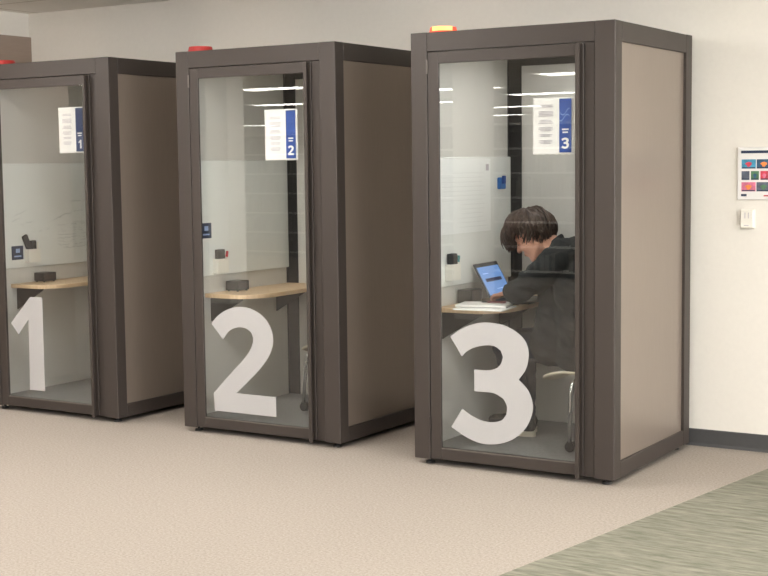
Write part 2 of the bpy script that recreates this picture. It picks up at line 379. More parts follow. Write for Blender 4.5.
# ---------------------------------------------------------------- pods
LI = 0.055                                 # face of the inner lining
DT = 0.80                                  # desk top
NAMES = {3: 'nearest study pod, dark bronze, large figure three and a person seated inside',
         2: 'middle study pod, dark bronze, large figure two on its glass, nobody inside',
         1: 'farthest study pod, dark bronze, large figure one, cut by the left edge'}
for n, (px, py) in PODS.items():
    t = thing('study_pod', NAMES[n], 'study pod', (px, py, 0), 0, 'row of study pods')
    W, D, H = PW, PD, PH
    # corner posts
    for (a, b_, c_, d_) in ((0, 0, 0.093, 0.083), (W-0.104, 0, W, 0.083)):
        obj('corner_post', B(a, b_, Z0, c_, d_, H, 0.003), M_frame, t)
    for prof in ([(0, D-0.085), (0.04, D-0.085), (0.04, D-0.035), (0.085, D-0.035), (0.085, D), (0, D)],
                 [(W, D), (W-0.085, D), (W-0.085, D-0.035), (W-0.04, D-0.035), (W-0.04, D-0.085), (W, D-0.085)]):
        bm = bmesh.new(); prism(bm, prof, Z0, H)
        obj('corner_post', bm, M_frame, t)
    # rails
    TR = H-0.0945
    obj('top_rail', B(0.093, 0.0005, TR, W-0.104, 0.07, H-0.0006, 0.002), M_frame, t)
    obj('top_rail', B(0.085, D-0.035, TR, W-0.085, D-0.0005, H-0.0006, 0.002), M_frame, t)
    obj('top_rail', B(0.0006, 0.083, TR, 0.04, D-0.085, H-0.0006, 0.002), M_frame, t)
    obj('top_rail', B(W-0.04, 0.083, TR, W-0.0006, D-0.085, H-0.0006, 0.002), M_frame, t)
    obj('bottom_rail', B(0.093, 0.046, Z0, W-0.104, 0.08, 0.085, 0.002), M_dark, t)
    obj('bottom_rail', B(0.085, D-0.035, Z0, W-0.085, D-0.0005, 0.105, 0.002), M_frame, t)
    obj('bottom_rail', B(0.0006, 0.083, Z0, 0.04, D-0.085, 0.108, 0.002), M_frame, t)
    obj('bottom_rail', B(W-0.04, 0.083, Z0, W-0.0006, D-0.085, 0.108, 0.002), M_frame, t)
    # panels
    obj('side_panel', B(W-0.04, 0.0825, 0.107, W-0.015, D-0.0845, TR+0.001), M_panel, t)
    obj('side_panel', B(0.015, 0.0825, 0.107, 0.04, D-0.0845, TR+0.001), M_panel, t)
    obj('back_panel', B(0.084, D-0.035, 0.104, W-0.084, D-0.015, TR+0.001), M_panel, t)
    obj('roof_panel', B(0.02, 0.02, H-0.03, W-0.02, D-0.02, H-0.008), M_dark, t)
    # lining
    obj('interior_panel', B(0.041, 0.071, 0.08, LI, D-0.075, 2.125), M_inner, t)
    obj('interior_panel', B(W-LI, 0.071, 0.08, W-0.041, D-0.075, 2.125), M_inner, t)
    obj('interior_panel', B(LI+0.001, D-0.052, 0.08, W-LI-0.001, D-0.036, 2.125), M_inner, t)
    obj('ceiling_panel', B(0.041, 0.071, 2.126, W-0.041, D-0.04, 2.14), M_inner, t)
    obj('pod_carpet', B(LI, 0.0805, 0.05, W-LI, D-0.053, 0.085), M_podfloor, t)
    bm = bmesh.new(); box(bm, 0.0405, D-0.0745, 0.0851, LI+0.002, D-0.0525, 2.125); box(bm, LI+0.002, D-0.060, 0.0851, LI+0.078, D-0.0525, 2.125)
    obj('corner_trim', bm, M_black, t, label='black vertical corner trim')
    obj('corner_trim', B(W-LI-0.09, D-0.060, 0.0851, W-LI, D-0.0525, 2.125), M_black, t, label='black vertical corner trim')
    obj('top_shade', B(LI+0.079, D-0.062, 2.085, W-LI-0.092, D-0.0525, 2.125), M_black, t, label='black strip for the shade along the ceiling')  # dark strip stands in for shade at the top of the back wall
    # levelling feet
    for fx in (0.06, W-0.06):
        for fy in (0.06, D-0.06):
            bm = bmesh.new(); cyl(bm, (fx, fy, 0), (fx, fy, 0.012), 0.026, 0.02); cyl(bm, (fx, fy, 0.012), (fx, fy, Z0), 0.008)
            obj('levelling_foot', bm, M_blackpl, t)
    # jamb between the door and the right post
    obj('jamb', B(0.9445, 0.008, Z0+0.004, W-0.1055, 0.06, TR-0.001, 0.002), M_frame, t)
    # door
    dr = bmesh.new()
    dx0, dx1, dz0, dz1 = 0.098, 0.943, 0.036, 2.101
    gx0, gx1, gz0, gz1 = 0.159, 0.914, 0.092, 2.043
    poly = [(dx0, dx1, dz0, gz0), (dx0, dx1, gz1, dz1)]
    box(dr, dx0, 0.0015, dz0, gx0, 0.016, dz1, 0.002); box(dr, gx1, 0.0015, dz0, dx1, 0.016, dz1, 0.002)
    box(dr, gx0, 0.002, dz0, gx1, 0.0155, gz0, 0.002); box(dr, gx0, 0.002, gz1, gx1, 0.0155, dz1, 0.002)
    door = obj('door', dr, M_frame, t)
    obj('glass_pane', B(gx0-0.004, 0.0045, gz0-0.004, gx1+0.004, 0.0105, gz1+0.004), M_glass, door)
    bm = bmesh.new()
    box(bm, gx0, 0.0022, gz0, gx1, 0.0043, gz0+0.005); obj('glazing_bead', bm, M_steel, door, label='pale bead under the glass')
    bm = bmesh.new(); prism(bm, [(0.9135, 0.0015), (0.9135, -0.029), (0.916, -0.032), (0.937, -0.032), (0.937, -0.027), (0.920, -0.026), (0.920, 0.0015)], 0.026, 2.10)
    obj('pull_handle', bm, M_frame, door, label='full-height bronze pull profile')
    for hz in (0.22, 1.10, 2.03):
        bm = bmesh.new(); cyl(bm, (0.0955, -0.003, hz-0.035), (0.0955, -0.003, hz+0.035), 0.0045, n=10)
        obj('hinge', bm, M_steel if hz > 2 else M_dark, door)
    bm = bmesh.new(); digit(bm, n, 0.0030, 0.0044, 0.0045)
    obj('number_decal', bm, M_decal, door, label='large white vinyl figure %d' % n)
    # desk
    pts = [(LI, 0.15), (0.27, 0.15)]
    for k in range(0, 9):
        a = -math.pi/2 + k*math.pi/16
        pts.append((0.27+0.14*math.cos(a), 0.36+0.21*math.sin(a)))
    pts += [(0.41, 0.55), (0.39, 0.8), (0.36, D-0.053), (LI, D-0.053)]
    bm = bmesh.new(); prism(bm, pts, DT-0.024, DT)
    desk = obj('desk_shelf', bm, M_wood, t, label='pale maple wall shelf used as desk')
    for yy in (0.2, 0.85):
        bm = bmesh.new(); prism(bm, [(LI, DT-0.17), (LI+0.004, DT-0.17), (LI+0.24, DT-0.035), (LI+0.24, DT-0.025), (LI, DT-0.025)], yy, yy+0.006, 'y')
        obj('bracket', bm, M_blackpl, desk)
    # whiteboard
    bm = B(LI+0.0025, 0.075, 0.90, LI+0.012, 0.981, 1.58, 0.003)
    wb = obj('whiteboard', bm, M_white, t)
    # ceiling lamp inside
    lm = obj('ceiling_lamp', B(0.40, 0.30, 2.112, 0.70, 0.70, 2.1255, 0.003), M_ltframe, t)
    obj('lamp_lens', B(0.42, 0.32, 2.108, 0.68, 0.68, 2.1125), M_podlamp if n == 3 else M_lampfill, lm)
    # status beacon on the roof
    if n == 3: bx0, bx1 = 0.062, 0.206
    else: bx0, bx1 = (0.033, 0.178) if n == 2 else (0.05, 0.196)
    bm = bmesh.new(); cyl(bm, ((bx0+bx1)/2, 0.1, H-0.0005), ((bx0+bx1)/2, 0.1, H+0.008), 0.074, 0.072, 28)
    sl = obj('status_light', bm, M_redlit if n == 3 else M_redlens, t, smooth=False, label='red status beacon' + (', lit' if n == 3 else ', unlit'))
    bm = bmesh.new(); cyl(bm, ((bx0+bx1)/2, 0.1, H+0.008), ((bx0+bx1)/2, 0.1, H+0.03), 0.071, 0.066, 28)
    if n == 3:
        bm2 = bmesh.new(); cyl(bm2, ((bx0+bx1)/2, 0.1, H+0.03), ((bx0+bx1)/2, 0.1, H+0.034), 0.066, 0.05, 28)
        obj('lens_cap', bm2, M_redlit, sl)
        # glowing lens: amber centre band
        obj('lens', bm, M_redlit, sl)
        bm = bmesh.new(); cxx = (bx0+bx1)/2; arc = [-1.95+k*0.157 for k in range(11)]
        prism(bm, [(cxx+0.0735*math.cos(a), 0.1+0.0735*math.sin(a)) for a in arc]+[(cxx+0.068*math.cos(a), 0.1+0.068*math.sin(a)) for a in arc[::-1]], H+0.009, H+0.0305)
        obj('glow_band', bm, M_amber, sl, label='glowing amber band')
    else:
        obj('lens', bm, M_redlens, sl)

# ---------------------------------------------------------------- signs taped behind the glass
SG = {3: (0.684, 0.9, 1.581, 1.853), 2: (0.630, 0.852, 1.574, 1.853), 1: (0.680, 0.899, 1.636, 1.914)}
for n, (x0, x1, z0, z1) in SG.items():
    px, py = PODS[n]
    # shift for the depth behind the plane of the door
    x0 -= 0.012; x1 -= 0.012
    t = thing('paper_sign', {3: 'wrinkled white and blue paper sign ending in three, behind the nearest pod glass',
                             2: 'flat white and blue paper sign ending in two, behind the middle pod glass',
                             1: 'white and slate paper sign ending in one, behind the farthest pod glass'}[n], 'sign', (px+x0, py+0.0145, z0), group='paper signs on the pod doors')
    w_, h_ = x1-x0, z1-z0
    bm = bmesh.new(); NX, NZ = 24, 30
    grid = []
    for j in range(NZ+1):
        row = []
        for i in range(NX+1):
            u, v = i/NX*w_, j/NZ*h_
            amp = 0.0035 if n == 3 else 0.0008
            d = amp*(noise.noise(Vector((u*14, v*22, n*3.1)))+1)*(1 if n != 3 else 1)
            row.append(bm.verts.new((u, d, v + (0.002*math.sin(i*1.7) if (n == 3 and j == 0) else 0))))
        grid.append(row)
    for j in range(NZ):
        for i in range(NX): bm.faces.new([grid[j][i], grid[j][i+1], grid[j+1][i+1], grid[j+1][i]])
    r = bmesh.ops.extrude_face_region(bm, geom=bm.faces[:])
    for v in r['geom']:
        if isinstance(v, bmesh.types.BMVert): v.co.y += 0.0012
    obj('sheet', bm, M_paper, t, smooth=True)
    bx = w_*0.655
    obj('blue_band', B(bx, -0.0014, 0.010, w_-0.012, 0.0004, h_-0.007), M_blue if n != 1 else mat('slate_blue_print', srgb(52, 66, 104), 0.4, nscale=12, namt=0.05), t, label='blue printed band')
    bm = bmesh.new(); a = DB[n]; s = 0.052/(a[3]-a[2]); wd = (a[1]-a[0])*s
    digit(bm, n, -0.0026, -0.0015, bx+(w_-0.012-bx)/2-wd/2-a[0]*s, 0.028-a[2]*s, s)
    obj('printed_number', bm, M_paper, t)
    bm = bmesh.new()
    for k, (zz, hw) in enumerate(((0.116, 0.017), (0.102, 0.014))):
        c_ = (bx+w_-0.012)/2
        box(bm, c_-hw, -0.0024, zz, c_+hw, -0.0015, zz+0.007)
    obj('printed_title', bm, M_paper, t)
    bm = bmesh.new(); rnd = random.Random(5)
    for zz in (0.235, 0.227, 0.205, 0.198, 0.191, 0.184, 0.163, 0.156, 0.149, 0.128, 0.121, 0.114, 0.095, 0.088, 0.067, 0.06, 0.053):
        hw = rnd.uniform(0.028, 0.04); c_ = bx*0.5
        if zz < h_-0.02: box(bm, c_-hw, -0.0012, zz, c_+hw, -0.0004, zz+0.003)
    obj('printed_text', bm, M_papertext, t)
    if n == 3:  # reflected glare painted as pale waves on the blue band
        for k in range(2):
            bm = bmesh.new()
            P_ = [(bx+0.002+0.0085*i, 0.205-k*0.028-0.016*math.sin(i*0.8+k)) for i in range(7)]
            prism(bm, P_+[(a_, b2-0.004) for a_, b2 in P_[::-1]], -0.0022, -0.0015, 'y')
            obj('glare_wave', bm, M_bluelight, t, label='pale glare wave painted on the blue band')

# ---------------------------------------------------------------- whiteboard accessories
WH = {3: 'nearest', 2: 'middle', 1: 'farthest'}
def holder(pod, v, z, label, items):
    px, py = PODS[pod]; X = px+LI+0.012
    t = thing('marker_holder', label, 'marker holder', (X, py+v, z), group='marker holders on the whiteboards')
    bm = bmesh.new()      # an open cup
    for a in ((0, 0, 0.003, 0.10), (0.037, 0, 0.04, 0.10), (0.003, 0, 0.037, 0.003), (0.003, 0.097, 0.037, 0.10)): box(bm, a[0], a[1], 0, a[2], a[3], 0.085)
    box(bm, 0.003, 0.003, 0, 0.037, 0.097, 0.003)
    obj('cup', bm, M_whitepl, t)
    for it in items:
        if it == 'eraser':
            e = thing('board_eraser', 'dark felt eraser upright in the marker holder of the %s pod' % WH[pod], 'eraser', (X+0.005, py+v+0.012, z+0.005))
            e0 = 0.026 if pod == 1 else 0.0          # a narrower one where a second eraser leans
            obj('felt', B(0, e0, 0, 0.03, 0.062, 0.135, 0.004, 2), M_darkfelt, e)
            obj('grip', B(0.0301, e0+0.006, 0.02, 0.034, 0.056, 0.125, 0.001), M_blackpl, e)
        if it == 'tilted':
            e = thing('board_eraser', 'dark eraser leaning left out of the marker holder of the %s pod' % WH[pod], 'eraser', (X+0.009, py+v+0.024, z+0.086))
            e.rotation_euler = (math.radians(24), 0, 0)
            obj('felt', B(0, -0.022, 0.0, 0.022, 0.018, 0.10, 0.005, 2), M_darkfelt, e)
        if it in ('red', 'teal', 'white'):
            mm = {'red': M_redpl, 'teal': M_teal, 'white': M_whitepl}[it]
            yy = {'red': 0.083, 'teal': 0.085, 'white': 0.086}[it]
            e = thing('marker_pen', {'red': 'red', 'teal': 'teal', 'white': 'white'}[it]+' marker pen standing in the marker holder of the %s pod' % WH[pod], 'marker', (X+0.02, py+v+yy, z+0.004))
            e.rotation_euler = (math.radians(-14 if it != 'white' else -4), 0, 0)
            bm = bmesh.new(); cyl(bm, (0, 0, 0), (0, 0, 0.09), 0.007); obj('barrel', bm, M_whitepl, e)
            bm = bmesh.new(); cyl(bm, (0, 0, 0.0905), (0, 0, 0.125), 0.0085, 0.0075); obj('cap', bm, mm, e)
holder(3, 0.215, 0.935, 'white marker holder on the whiteboard above the laptop desk of the nearest pod', ['eraser', 'teal'])
holder(2, 0.215, 0.915, 'white marker holder on the whiteboard inside the middle pod', ['eraser', 'red'])
holder(1, 0.27, 0.935, 'white marker holder on the whiteboard inside the farthest pod, eraser leaning out', ['tilted', 'eraser', 'white'])
for pod, (v, z) in {1: (0.155, 0.955), 2: (0.105, 1.125)}.items():
    px, py = PODS[pod]
    t = thing('small_placard', 'small navy square placard on the whiteboard inside the %s pod' % WH[pod], 'sign', (px+LI+0.0122, py+v, z), group='navy placards on the whiteboards')
    obj('plate', B(0, 0, 0, 0.003, 0.1, 0.09, 0.001), M_navy, t)
    bm = bmesh.new(); box(bm, 0.0031, 0.035, 0.045, 0.0038, 0.07, 0.072); box(bm, 0.0031, 0.02, 0.018, 0.0038, 0.08, 0.027)
    obj('printed_mark', bm, M_bluelight, t)
px, py = PODS[3]
t = thing('blue_clip', 'bright blue magnet clip near the right edge of the whiteboard beside the person', 'magnet clip', (px+LI+0.0122, py+0.81, 1.40))
obj('body', B(0, 0, 0, 0.02, 0.075, 0.065, 0.006, 2), M_clip, t)
obj('lever', B(0.0201, 0.02, 0.03, 0.03, 0.055, 0.075, 0.003), mat('deep_blue_plastic', srgb(30, 70, 140), 0.4, nscale=10, namt=0.03), t)
t = thing('poster_sheet', 'large pale paper sheet on the whiteboard in the pod with the person', 'paper', (px+LI+0.0122, py+0.13, 1.175))
obj('sheet', B(0, 0, 0, 0.0015, 0.60, 0.395), mat('pale_poster_paper', srgb(235, 237, 236), 0.6, nscale=20, namt=0.01), t)
bm = bmesh.new(); rnd = random.Random(8)
for k in range(13):
    zz = 0.03+k*0.024; y0 = 0.24+rnd.uniform(0, 0.04) if k < 6 else 0.06
    box(bm, 0.0016, y0, zz, 0.0019, 0.53+rnd.uniform(-0.03, 0.02), zz+0.003)
obj('printed_text', bm, mat('faint_print', srgb(222, 224, 223), 0.7, nscale=30, namt=0.02), t)
obj('printed_mark', B(0.0016, 0.545, 0.33, 0.002, 0.58, 0.365), M_papertext, t)
# marker writing on the board of pod 1
M_ink = mat('faded_marker_ink', srgb(165, 168, 170), 0.6, nscale=60, namt=0.05)
def scribble(pod, rows, label, seed):
    px, py = PODS[pod]; rnd = random.Random(seed)
    bm = bmesh.new()
    for (v0, v1, z, slope) in rows:
        v = v0; prev = None
        pts = []
        while v < v1:
            pts.append((px+LI+0.0128, py+v, z+slope*(v-v0)+rnd.uniform(-0.007, 0.007)))
            v += rnd.uniform(0.006, 0.014)
            if rnd.random() < 0.16 or v >= v1:
                if len(pts) > 1: tube(bm, pts, 0.0009, 4)
                pts = []; v += 0.015
    return bm
rows = [(0.15, 0.33, 1.235, 0.25), (0.17, 0.31, 1.205, 0.25), (0.2, 0.36, 1.17, 0.2)]
rows += [(0.57, 0.90, 1.01+0.022*k, 0.02) for k in range(8)] + [(0.5, 0.7, 1.19, 0.3), (0.68, 0.82, 1.25, 0.1), (0.4, 0.5, 1.13, 0.2), (0.68, 0.9, 1.32, 0.05)]
pod1 = [o for o in bpy.data.objects if o.name.startswith('study_pod') and 'farthest' in o['label']][0]
wb1 = [c for c in pod1.children if c.name.startswith('whiteboard')][0]
bm = scribble(1, rows, '', 3)
for v in bm.verts: v.co -= Vector((PODS[1][0], PODS[1][1], 0))
obj('marker_writing', bm, M_ink, wb1, label='faded handwriting')

# ---------------------------------------------------------------- black boxes on the desks
for pod, (u, v, h) in {1: (0.075, 0.335, 0.062), 2: (0.075, 0.32, 0.062), 3: (0.072, 0.335, 0.078)}.items():
    px, py = PODS[pod]
    t = thing('desk_outlet_box', {1: 'dark brown-black box on the desk inside the farthest pod', 2: 'small black box on the otherwise bare desk inside the middle pod', 3: 'black box on the desk between the wall and the open notebook'}[pod], 'box', (px+u, py+v, DT), 0, 'black boxes on the pod desks')
    obj('body', B(0, 0, 0.006, 0.09, 0.115, h, 0.005, 2), M_blackpl, t)
    bm = bmesh.new()
    for a in (0.012, 0.078):
        for b_ in (0.015, 0.1): cyl(bm, (a, b_, 0), (a, b_, 0.0065), 0.006, n=10)
    obj('foot_pads', bm, M_blackpl, t)
    bm = bmesh.new(); box(bm, 0.0902, 0.02, 0.02, 0.0912, 0.095, h-0.018); obj('face_plate', bm, M_dark, t)

# ---------------------------------------------------------------- wall sign and thermostat on the rear wall
t = thing('wall_sign', 'white wall sign with navy header and rows of small coloured pictures', 'sign', (0.226, YW, 1.337))
SW, SH = 0.36, 0.275
obj('board', B(0, -0.014, 0, SW, 0, SH, 0.003), M_paper, t)
obj('header', B(0.018, -0.0152, SH-0.032, SW-0.018, -0.0141, SH-0.018), M_navy, t, label='navy header bar')
cols = [srgb(70, 150, 185), srgb(60, 110, 170), srgb(225, 120, 60), srgb(90, 96, 112), srgb(205, 70, 90), srgb(50, 90, 120), srgb(235, 140, 70), srgb(215, 120, 150), srgb(80, 120, 90)]
pic = 0
for row, (z0, hh, cells) in enumerate(((0.163, 0.048, [(0.022, 0.075), (0.102, 0.075), (0.182, 0.075), (0.262, 0.075)]),
                                       (0.104, 0.046, [(0.022, 0.042), (0.072, 0.042), (0.122, 0.042), (0.172, 0.042), (0.222, 0.042), (0.272, 0.042)]),
                                       (0.044, 0.048, [(0.022, 0.075), (0.102, 0.075), (0.182, 0.075), (0.262, 0.075)]))):
    for (xx, ww) in cells:
        c_ = cols[(pic*5+row) % 9] if pic else cols[0]
        f = obj('picture', B(xx, -0.0155, z0, xx+ww, -0.0141, z0+hh), mat('picture_print_%d' % ((pic*5+row) % 9), c_, 0.5, nscale=40, namt=0.35), t)
        c2 = cols[(pic*2+4) % 9]
        bm = bmesh.new(); a = xx+ww*0.5; b_ = z0+hh*0.45
        prism(bm, [(a+ww*0.3*math.cos(k*0.7)*(0.7+0.3*math.sin(k*2.1)), b_+hh*0.28*math.sin(k*0.7)) for k in range(9)], -0.0162, -0.0156, 'y')
        obj('picture_subject', bm, mat('subject_print_%d' % ((pic*2+4) % 9), c2, 0.5, nscale=30, namt=0.3), f)
        obj('caption', B(xx+0.003, -0.0162, z0+0.001, xx+ww-0.003, -0.0156, z0+0.007), M_navy, f)
        pic += 1
obj('footer_mark', B(0.02, -0.0152, 0.018, 0.05, -0.0141, 0.03), M_navy, t)
obj('footer_mark', B(0.14, -0.0152, 0.018, 0.24, -0.0141, 0.024), M_redpl, t, label='small red footer line')
t = thing('wall_thermostat', 'small white wall controller under the picture sign', 'thermostat', (0.242, YW, 1.185))
obj('backplate', B(0, -0.008, 0, 0.077, 0, 0.102, 0.002), M_whitepl, t)
obj('cover', B(0.004, -0.026, 0.004, 0.073, -0.0081, 0.098, 0.005, 2), M_whitepl, t)
bm = bmesh.new()
for k in range(2): box(bm, 0.028+0.018*k, -0.0268, 0.055, 0.032+0.018*k, -0.0261, 0.085)
obj('vent_slot', bm, M_papertext, t)
obj('indicator', B(0.025, -0.0268, 0.014, 0.05, -0.0261, 0.019), M_papertext, t)

#==PERSON==
# ---------------------------------------------------------------- things on the desk of pod 3
px, py = PODS[3]
def L3(u, v, z): return Vector((px+u, py+v, z))
t = thing('paper_pad', 'white pad under the open notebook, jutting over the desk edge', 'paper pad', (px, py, DT))
bm = bmesh.new(); prism(bm, [(0.19, 0.075), (0.455, 0.105), (0.42, 0.34), (0.155, 0.31)], 0, 0.007); obj('sheets', bm, M_paper, t)
t = thing('open_notebook', 'white notebook lying in front of the laptop, pen on top', 'notebook', (px, py, DT+0.0072))
bm = bmesh.new(); prism(bm, [(0.165, 0.14), (0.43, 0.20), (0.375, 0.42), (0.120, 0.325)], 0, 0.002); obj('cover', bm, M_blackpl, t, label='thin black cover')
bm = bmesh.new(); prism(bm, [(0.169, 0.143), (0.426, 0.203), (0.372, 0.415), (0.124, 0.323)], 0.0021, 0.012); obj('pages', bm, M_paper, t)
t = thing('pen', 'dark red pen lying on the open notebook', 'pen', (px, py, DT+0.0192))
bm = bmesh.new(); tube(bm, [(0.27, 0.30, 0.006), (0.365, 0.325, 0.006)], 0.0055, 8); obj('barrel', bm, mat('dark_red_plastic', srgb(96, 34, 40), 0.4, nscale=20, namt=0.03), t)
bm = bmesh.new(); tube(bm, [(0.242, 0.2926, 0.006), (0.2695, 0.2999, 0.006)], 0.0045, 8); obj('cap', bm, M_blackpl, t)
t = thing('laptop', 'dark laptop with a lit blue screen open on the desk by the person', 'laptop', (px+0.205, py+0.47, DT), math.radians(4))
obj('base', B(0.0, 0, 0, 0.215, 0.31, 0.016, 0.003), M_blackpl, t)
lid_rot = Matrix.Rotation(math.radians(-29), 4, 'Y')
def lidded(bm): bmesh.ops.transform(bm, matrix=Matrix.Translation((0.0, 0, 0.02)) @ lid_rot, verts=bm.verts[:]); return bm
lid = obj('lid', lidded(B(-0.008, 0, 0, 0, 0.31, 0.212, 0.003)), M_blackpl, t)
dsp = obj('display', lidded(B(0.0002, 0.013, 0.022, 0.0012, 0.297, 0.188)), mat('blue_screen', srgb(60, 100, 160), 0.3, emis=srgb(112, 150, 205), es=0.55, nscale=5, namt=0.02), lid, label='lit blue screen')
bm = bmesh.new(); box(bm, 0.0013, 0.05, 0.098, 0.0018, 0.26, 0.118); obj('window_bar', lidded(bm), mat('screen_navy', srgb(22, 30, 70), 0.3, emis=srgb(24, 32, 80), es=0.3, nscale=5, namt=0.02), dsp)
bm = bmesh.new(); box(bm, 0.0013, 0.05, 0.145, 0.0018, 0.12, 0.149); box(bm, 0.0013, 0.14, 0.05, 0.0018, 0.25, 0.053); obj('text_line', lidded(bm), mat('screen_pale', srgb(150, 180, 225), 0.3, emis=srgb(170, 195, 235), es=0.5, nscale=5, namt=0.02), dsp)
bm = bmesh.new()
for i in range(5):
    for j in range(14): box(bm, 0.03+i*0.021, 0.014+j*0.0203, 0.0161, 0.048+i*0.021, 0.0315+j*0.0203, 0.0178)
obj('keyboard', bm, M_darkfelt, t)
obj('trackpad', B(0.145, 0.11, 0.0161, 0.205, 0.2, 0.0166), M_dark, t)

# ---------------------------------------------------------------- chairs inside the pods
def chair(pod, u, v, label, rz=0, splay=0.0):
    px, py = PODS[pod]
    t = thing('shell_chair', label, 'chair', (px+u, py+v, 0.085), rz, 'shell chairs in the pods')
    # local: faces -x, seat centre at origin
    bm = bmesh.new(); NX, NY = 14, 14; g = []
    for i in range(NX+1):
        row = []
        for j in range(NY+1):
            a = i/NX*2-1; b_ = j/NY*2-1
            x = 0.2*a; y = 0.225*b_*(1-0.10*a*a)
            z = 0.383 + 0.03*b_*b_ + 0.02*max(0, a)**2 - 0.035*max(0, -a-0.3)**2*2
            row.append(bm.verts.new((x, y, z)))
        g.append(row)
    for i in range(NX):
        for j in range(NY): bm.faces.new([g[i][j], g[i+1][j], g[i+1][j+1], g[i][j+1]])
    r = bmesh.ops.extrude_face_region(bm, geom=bm.faces[:])
    for e in r['geom']:
        if isinstance(e, bmesh.types.BMVert): e.co.z -= 0.014
    obj('seat', bm, M_beige, t, smooth=True)
    bm = bmesh.new(); g = []
    for i in range(NX+1):
        row = []
        for j in range(NY+1):
            h = i/NX; b_ = j/NY*2-1
            row.append(bm.verts.new((0.185+0.02*h-0.035*b_*b_, 0.21*b_*(1-0.12*h*h), 0.40+0.36*h)))
        g.append(row)
    for i in range(NX):
        for j in range(NY): bm.faces.new([g[i][j], g[i+1][j], g[i+1][j+1], g[i][j+1]])
    r = bmesh.ops.extrude_face_region(bm, geom=bm.faces[:])
    for e in r['geom']:
        if isinstance(e, bmesh.types.BMVert): e.co.x -= 0.012
    obj('backrest', bm, M_beige, t, smooth=True)
    for sx in (-1, 1):
        for s in (-1, 1):
            kx = sx if sx > 0 else -(0.25+0.75*splay)
            pts = [(kx*0.05, s*0.12, 0.36), (kx*0.12, s*0.19, 0.36), (kx*0.15, s*0.208, 0.34), (kx*0.165, s*0.213, 0.29), (kx*0.185, s*0.216, 0.052)]
            bm = bmesh.new(); tube(bm, pts, 0.011, 10); lg = obj('leg', bm, M_chrome, t, smooth=True)
            bm = bmesh.new(); cyl(bm, (kx*0.185, s*0.205-0.014, 0.026), (kx*0.185, s*0.205+0.014, 0.026), 0.026, n=18)
            box(bm, kx*0.185-0.016, s*0.205-0.012, 0.03, kx*0.185+0.016, s*0.205+0.012, 0.054)
            obj('caster', bm, M_blackpl, lg)
    obj('crossbar', (lambda b: (tube(b, [(-0.05, 0, 0.352), (0.05, 0, 0.352)], 0.02, 8), b)[1])(bmesh.new()), M_chrome, t)
chair(3, 0.80, 0.48, 'cream shell chair under the seated person in the nearest pod')
chair(2, 0.70, 0.70, 'empty cream chair behind the right jamb of the middle pod', splay=1)
chair(1, 0.70, 0.68, 'empty cream chair behind the right jamb of the farthest pod', splay=1)

# ---------------------------------------------------------------- the person
def capsule(bm, a, b_, ra, rb, n=14):
    a, b_ = Vector(a), Vector(b_); k = max(2, int((b_-a).length/(min(ra, rb)*0.35))+1); k = min(k, 60)
    cyl(bm, a, b_, ra, rb, n) if (b_-a).length > 1e-4 else None
    sph(bm, a, ra, u=n, v=8); sph(bm, b_, rb, u=n, v=8)
def chain(bm, pts):
    for (a, ra), (b_, rb) in zip(pts, pts[1:]): capsule(bm, a, b_, ra, rb)
def fuse(name, bm, m, parent, vox, smooth_it=4, wrinkle=0, wsc=12, label=None, squash=None):
    bmesh.ops.recalc_face_normals(bm, faces=bm.faces[:])
    me = bpy.data.meshes.new('tmp'); bm.to_mesh(me); bm.free()
    o = bpy.data.objects.new('tmp', me); C.objects.link(o)
    md = o.modifiers.new('r', 'REMESH'); md.mode = 'VOXEL'; md.voxel_size = vox
    if smooth_it:
        sm = o.modifiers.new('s', 'SMOOTH'); sm.iterations = smooth_it; sm.factor = 0.5
    dg = bpy.context.evaluated_depsgraph_get()
    m2 = bpy.data.meshes.new_from_object(o.evaluated_get(dg))
    bpy.data.objects.remove(o); bpy.data.meshes.remove(me)
    m2.name = name
    if wrinkle:
        nrm = [v.normal.copy() for v in m2.vertices]
        for v, nn in zip(m2.vertices, nrm):
            p = v.co
            q = noise.noise(Vector((p.x*wsc, p.y*wsc, p.z*wsc*1.3)))
            f = 1-abs(noise.noise(Vector((p.x*wsc*0.8+7, p.y*wsc*0.8, p.z*wsc*1.5+p.x*6)))) * 2.2
            v.co = p + nn*wrinkle*(q*0.6+f*0.7-0.2)
    for p_ in m2.polygons: p_.use_smooth = True
    m2.materials.clear(); m2.materials.append(m)
    o = bpy.data.objects.new(name, m2); C.objects.link(o); o.parent = parent
    if label: o['label'] = label
    return o
per = thing('person', 'person in charcoal jacket hunched over a laptop inside the nearest pod', 'person', (px+0.8, py+0.48, 0.085))
O = Vector((0.8, 0.48, 0.085))
def J(u, v, z): return Vector((u, v, z)) - O
HC = J(0.468, 0.45, 1.165); th = math.radians(35); yw_ = math.radians(6)
f_ = Vector((-math.cos(th), 0, -math.sin(th))); u_ = Vector((-math.sin(th), 0, math.cos(th))); s_ = Vector((0, -1, 0))   # s_: towards the camera side
Rz = Matrix.Rotation(yw_, 3, 'Z'); f_, u_, s_ = Rz @ f_, Rz @ u_, Rz @ s_
HR = Matrix((f_, s_, u_)).transposed()
def hp(a, b_, c_): return HC + f_*a + s_*b_ + u_*c_
sk = bmesh.new()
def ell(c, r): sph(sk, hp(*c), 1, r, 24, 16, HR)
ell((-0.008, 0, 0.03), (0.098, 0.077, 0.092)); ell((0.03, 0, -0.03), (0.062, 0.058, 0.085))
capsule(sk, hp(0.064, 0, -0.098), hp(0.058, 0, -0.09), 0.024, 0.03)
